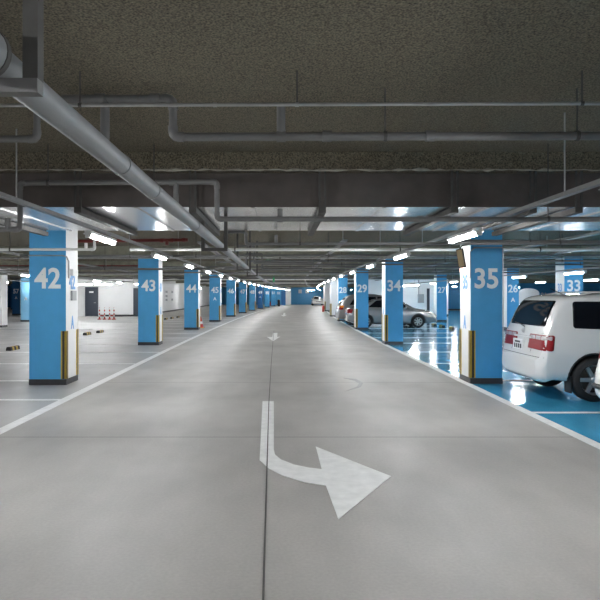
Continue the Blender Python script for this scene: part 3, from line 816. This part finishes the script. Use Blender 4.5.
def van_rear(root, bvh):
    # rear-facing outlines: direction (1,0,0) -> a = y
    patch(bvh, [(-.67,1.115),(.67,1.115),(.63,1.51),(-.63,1.51)], (1,0,0), .05, .006, 'rear_window', 'glass', root)
    for sg in (-1, 1):
        dv = Vector((1, -sg*.75, 0)).normalized(); sv = Vector((-dv.y, dv.x, 0))
        def a_of(x, y): return Vector((x, y, 0)).dot(sv)
        a0 = a_of(.10, sg*.22); a1 = a_of(.20, sg*.845)
        t = patch(bvh, [(a0,.765),(a1,.755),(a1,.99),(a0*.94+a1*.06,.99)], dv, .025, .010, 'tail_light', 'redlens', root)
        for u0, u1 in ((.09,.34),(.37,.62),(.65,.96)):
            patch(bvh, [(a0+(a1-a0)*u0,.915),(a0+(a1-a0)*u1,.915),(a0+(a1-a0)*u1,.975),(a0+(a1-a0)*(u0+.01),.975)], dv, .012, .013, 'clear_lens', 'clearlens', t)
    plate_part(root, bvh, .79, .13, .19, .18)
    h = bvh.ray_cast(Vector((-3, 0, .935)), Vector((1, 0, 0)))[0]
    MB().box(h.x-.03, h.x+.02, -.33, .33, .915, .95).build('tailgate_handle', 'carwhite', root, bevel=.008)
    MB().lathe([(.001,-.012),(.04,-.01),(.045,0)], (h.x+.005, 0, 1.03), 16, axis='Y').build('badge', 'alloy', root).rotation_euler = (0, 0, 0)
    # tailgate seams
    for sg in (-1, 1):
        pts = []
        for z in [.70, .76, .9, 1.02, 1.15, 1.3, 1.45, 1.56]:
            yy = sg*(.70 if z > 1.0 else .37 if z < .78 else .385)
            h = bvh.ray_cast(Vector((-3, yy*(1 - .08*max(0, z-1.1)/.45), z)), Vector((1, 0, 0)))[0]
            if h: pts.append(h)
        for seg in (pts[:4], pts[4:]):
            if len(seg) > 1: MB().tube(seg, .0035, 5).build('tailgate_seam', 'trimblack', root)
    # wiper
    pts = [bvh.ray_cast(Vector((-3, y, z)), Vector((1,0,0)))[0] + Vector((-.02,0,0)) for y, z in ((.0,1.09),(.2,1.12),(.45,1.14))]
    MB().tube(pts, .009, 6).build('rear_wiper', 'trimblack', root)
    # bumper crease
    pts = []
    for k in range(21):
        y = -.8 + 1.6*k/20
        h = bvh.ray_cast(Vector((-3, y, .655)), Vector((1, 0, 0)))[0]
        if h: pts.append(h)
    MB().tube(pts, .005, 5).build('bumper_seam', 'trimblack', root)
    MB().box(1.9, 2.0, -.2, .2, .2, .25).build('exhaust_box', 'darksteel', root)
    MB().tube([(.25, .45, .28), (.6, .45, .28)], .03, 10).build('exhaust_pipe', 'darksteel', root)
    for sg in (-1, 1):
        MB().box(.46, .48, sg*.74-.1, sg*.74+.1, .13, .38).build('mud_flap', 'black', root)
    MB().tube([(.62, -.3, 1.60), (.40, -.3, 1.70)], .006, 6).build('antenna', 'black', root)

VAN = [(0,.64,.37,.57,.58,.61),(.0,.70,.33,.59,.64,.64),(.04,.79,.29,.64,.72,.675),(.095,.82,.27,.78,.745,.86),(.11,.83,.26,.92,.735,1.04),(.14,.835,.26,1.0,.735,1.10),
       (.24,.845,.30,1.03,.745,1.355),(.34,.85,.29,1.04,.735,1.53),(.44,.855,.28,1.05,.725,1.595),(.62,.858,.26,1.05,.715,1.615),(1.5,.865,.22,1.05,.70,1.64),(2.5,.865,.22,1.03,.67,1.63),(2.85,.865,.22,1.0,.62,1.58),
       (3.5,.86,.22,.97,.66,1.12),(3.72,.85,.22,.92,.68,1.02),(4.2,.80,.25,.78,.64,.90),(4.42,.72,.28,.62,.57,.72),(4.5,.52,.32,.5,.44,.58)]
car('van', 'car', (3.88, 9.8, 0), 'white people carrier parked in front of pillar 35 with its rear to the aisle', VAN, 'carwhite', dict(half=.86, x=(.82, 3.56), spokes=6, lip='trimblack'),
    [[(.51,1.10),(1.18,1.08),(1.2,1.50),(.53,1.50)], [(1.30,1.07),(2.12,1.06),(2.12,1.51),(1.30,1.51)], [(2.2,1.06),(3.2,1.04),(2.82,1.41),(2.6,1.49),(2.2,1.50)]],
    van_rear, R=.33, extras=dict(seams=[(1.25,.35,1.05),(2.16,.3,1.05),(3.1,.45,1.02)], handles=[(1.42,.93),(2.32,.93)], mirror=(3.0,1.05), rails=(.7, 2.5, .58)))

def front_parts(root, bvh, L, zh, wh, glassz):
    for sg in (-1, 1):
        dv = Vector((-1, -sg*.6, 0)).normalized(); sv = Vector((-dv.y, dv.x, 0))
        a = lambda x, y: Vector((x, y, 0)).dot(sv)
        a0 = a(L-.08, sg*wh*.48); a1 = a(L-.32, sg*wh*.93)
        patch(bvh, [(a0, zh-.07),(a1, zh-.03),(a1, zh+.06),(a0, zh+.05)], dv, .02, .006, 'headlight', 'clearlens', root)
    (zb, zt, hb, ht) = glassz
    patch(bvh, [(-hb, zb),(hb, zb),(ht, zt),(-ht, zt)], (-1,0,0), .05, .005, 'windscreen', 'glass', root)
    patch(bvh, [(-.35, zh-.11),(.35, zh-.11),(.38, zh-.02),(-.38, zh-.02)], (-1,0,0), .02, .006, 'grille', 'trimblack', root)
def sedan_rear(root, bvh):
    patch(bvh, [(-.58,1.07),(.58,1.07),(.50,1.33),(-.50,1.33)], (1,0,0), .05, .005, 'rear_window', 'glass', root)
    for sg in (-1, 1):
        dv = Vector((1, -sg*.75, 0)).normalized(); sv = Vector((-dv.y, dv.x, 0))
        a_of = lambda x, y: Vector((x, y, 0)).dot(sv)
        patch(bvh, [(a_of(.05, sg*.5),.72),(a_of(.24, sg*.82),.72),(a_of(.26, sg*.82),.90),(a_of(.05, sg*.5),.92)], dv, .03, .01, 'tail_light', ['redlens', 'redlens'], root)
    plate_part(root, bvh, .80)
    front_parts(root, bvh, 4.45, .68, .85, (1.0, 1.33, .6, .5))
SEDAN = [(0,.62,.40,.52,.56,.56),(.0,.70,.34,.56,.64,.64),(.04,.79,.30,.70,.70,.86),(.10,.82,.28,.84,.70,.98),(.30,.84,.24,.92,.68,1.03),(.72,.85,.20,.95,.64,1.06),(1.0,.86,.18,.96,.60,1.23),(1.35,.86,.17,.96,.56,1.385),(1.7,.86,.17,.95,.55,1.43),
         (2.3,.86,.17,.94,.55,1.44),(2.65,.86,.17,.93,.56,1.36),(3.25,.86,.18,.90,.62,1.0),(3.45,.855,.19,.87,.66,.945),(4.0,.83,.21,.76,.66,.86),(4.28,.76,.24,.62,.62,.75),(4.42,.62,.28,.5,.5,.6),(4.45,.5,.34,.46,.42,.52)]
car('sedan', 'car', (3.28, 30.05, 0), 'silver sedan parked behind pillars 29 and 34', SEDAN, 'carsilver', dict(half=.85, x=(.92, 3.45), spokes=7),
    [[(1.02,1.0),(1.85,.99),(1.85,1.35),(1.45,1.33)], [(1.92,.99),(3.0,.97),(2.55,1.33),(1.92,1.36)]], sedan_rear, R=.31,
    extras=dict(seams=[(1.0,.5,.95),(1.88,.3,.95),(3.0,.35,.92)], handles=[(1.2,.86),(2.1,.86)], mirror=(2.85,.98)))
def suv_rear(root, bvh):
    patch(bvh, [(-.62,1.08),(.62,1.08),(.52,1.46),(-.52,1.46)], (1,0,0), .05, .006, 'rear_window', 'glass', root)
    for sg in (-1, 1):
        dv = Vector((1, -sg*.75, 0)).normalized(); sv = Vector((-dv.y, dv.x, 0))
        a_of = lambda x, y: Vector((x, y, 0)).dot(sv)
        patch(bvh, [(a_of(.06, sg*.52),.84),(a_of(.27, sg*.84),.82),(a_of(.30, sg*.84),1.03),(a_of(.10, sg*.58),1.04)], dv, .03, .01, 'tail_light', ['redlens', 'amber'], root, split=.95)
    plate_part(root, bvh, .74)
    front_parts(root, bvh, 4.45, .74, .86, (1.08, 1.5, .62, .52))
SUV = [(0,.66,.42,.58,.60,.61),(.0,.72,.38,.60,.66,.64),(.03,.80,.34,.66,.72,.72),(.09,.83,.33,.82,.72,.96),(.14,.84,.32,1.0,.70,1.10),(.34,.85,.30,1.03,.64,1.36),(.55,.86,.28,1.04,.60,1.55),(.8,.865,.26,1.05,.58,1.62),
       (1.5,.87,.24,1.04,.58,1.65),(2.3,.87,.24,1.02,.57,1.62),(2.65,.87,.24,1.0,.58,1.52),(3.3,.86,.24,.97,.64,1.12),(3.5,.86,.24,.94,.68,1.05),(4.1,.84,.26,.82,.68,.97),(4.36,.76,.28,.66,.6,.80),(4.45,.56,.34,.5,.44,.6)]
car('estate_car', 'car', (3.06, 32.6, 0), 'grey silver estate car parked between the silver sedan and pillar 28', SUV, 'carsilver2', dict(half=.86, x=(.85, 3.5), spokes=7),
    [[(.62,1.08),(1.22,1.07),(1.24,1.47),(.92,1.46)], [(1.3,1.07),(2.05,1.06),(2.05,1.50),(1.32,1.50)], [(2.12,1.06),(3.05,1.05),(2.6,1.46),(2.12,1.50)]], suv_rear, R=.33,
    extras=dict(seams=[(1.26,.4,1.04),(2.08,.3,1.04),(3.02,.4,1.0)], handles=[(1.4,.95),(2.25,.95)], mirror=(2.9,1.08), rails=(.75, 2.2, .52)))
# cropped white car at the right picture edge
def hatch_rear(root, bvh):
    suv_rear(root, bvh)
    pts = []
    for k in range(25):
        a = -PI/2 + PI*k/24
        dv = Vector((math.cos(a)*1.0, math.sin(a), 0)).normalized()
        h = bvh.ray_cast(Vector((.45, 0, .50)) - dv*6*Vector((1,1,0)).length/1.414, dv)[0]
        if h: pts.append(h)
    MB().tube(pts, .035, 8).build('bumper_strip', 'trimblack', root)
car('hatchback', 'car', (3.815, 6.55, 0), 'white hatchback cropped by the right picture edge', SUV, 'carwhite', dict(half=.86, x=(.85, 3.5), spokes=6),
    [[(.62,1.08),(1.22,1.07),(1.24,1.47),(.92,1.46)], [(1.3,1.07),(2.05,1.06),(2.05,1.50),(1.32,1.50)], [(2.12,1.06),(3.05,1.05),(2.6,1.46),(2.12,1.50)]], hatch_rear, R=.32,
    extras=dict(seams=[(1.26,.4,1.04),(2.08,.3,1.04)], handles=[(1.4,.95),(2.25,.95)], mirror=(2.9,1.08)))
# far white car seen head on at the end of the aisle
r, _ = car('sedan', 'car', (5.75, 94.9, 0), 'distant white sedan at the end of the aisle by the blue end wall', SEDAN, 'carwhite', dict(half=.85, x=(.92, 3.45), spokes=7),
    [[(1.02,1.0),(1.85,.99),(1.85,1.35),(1.45,1.33)], [(1.92,.99),(3.0,.97),(2.55,1.33),(1.92,1.36)]], sedan_rear, R=.31,
    extras=dict(mirror=(2.85,.98)))
r.rotation_euler = (0, 0, -PI/2)
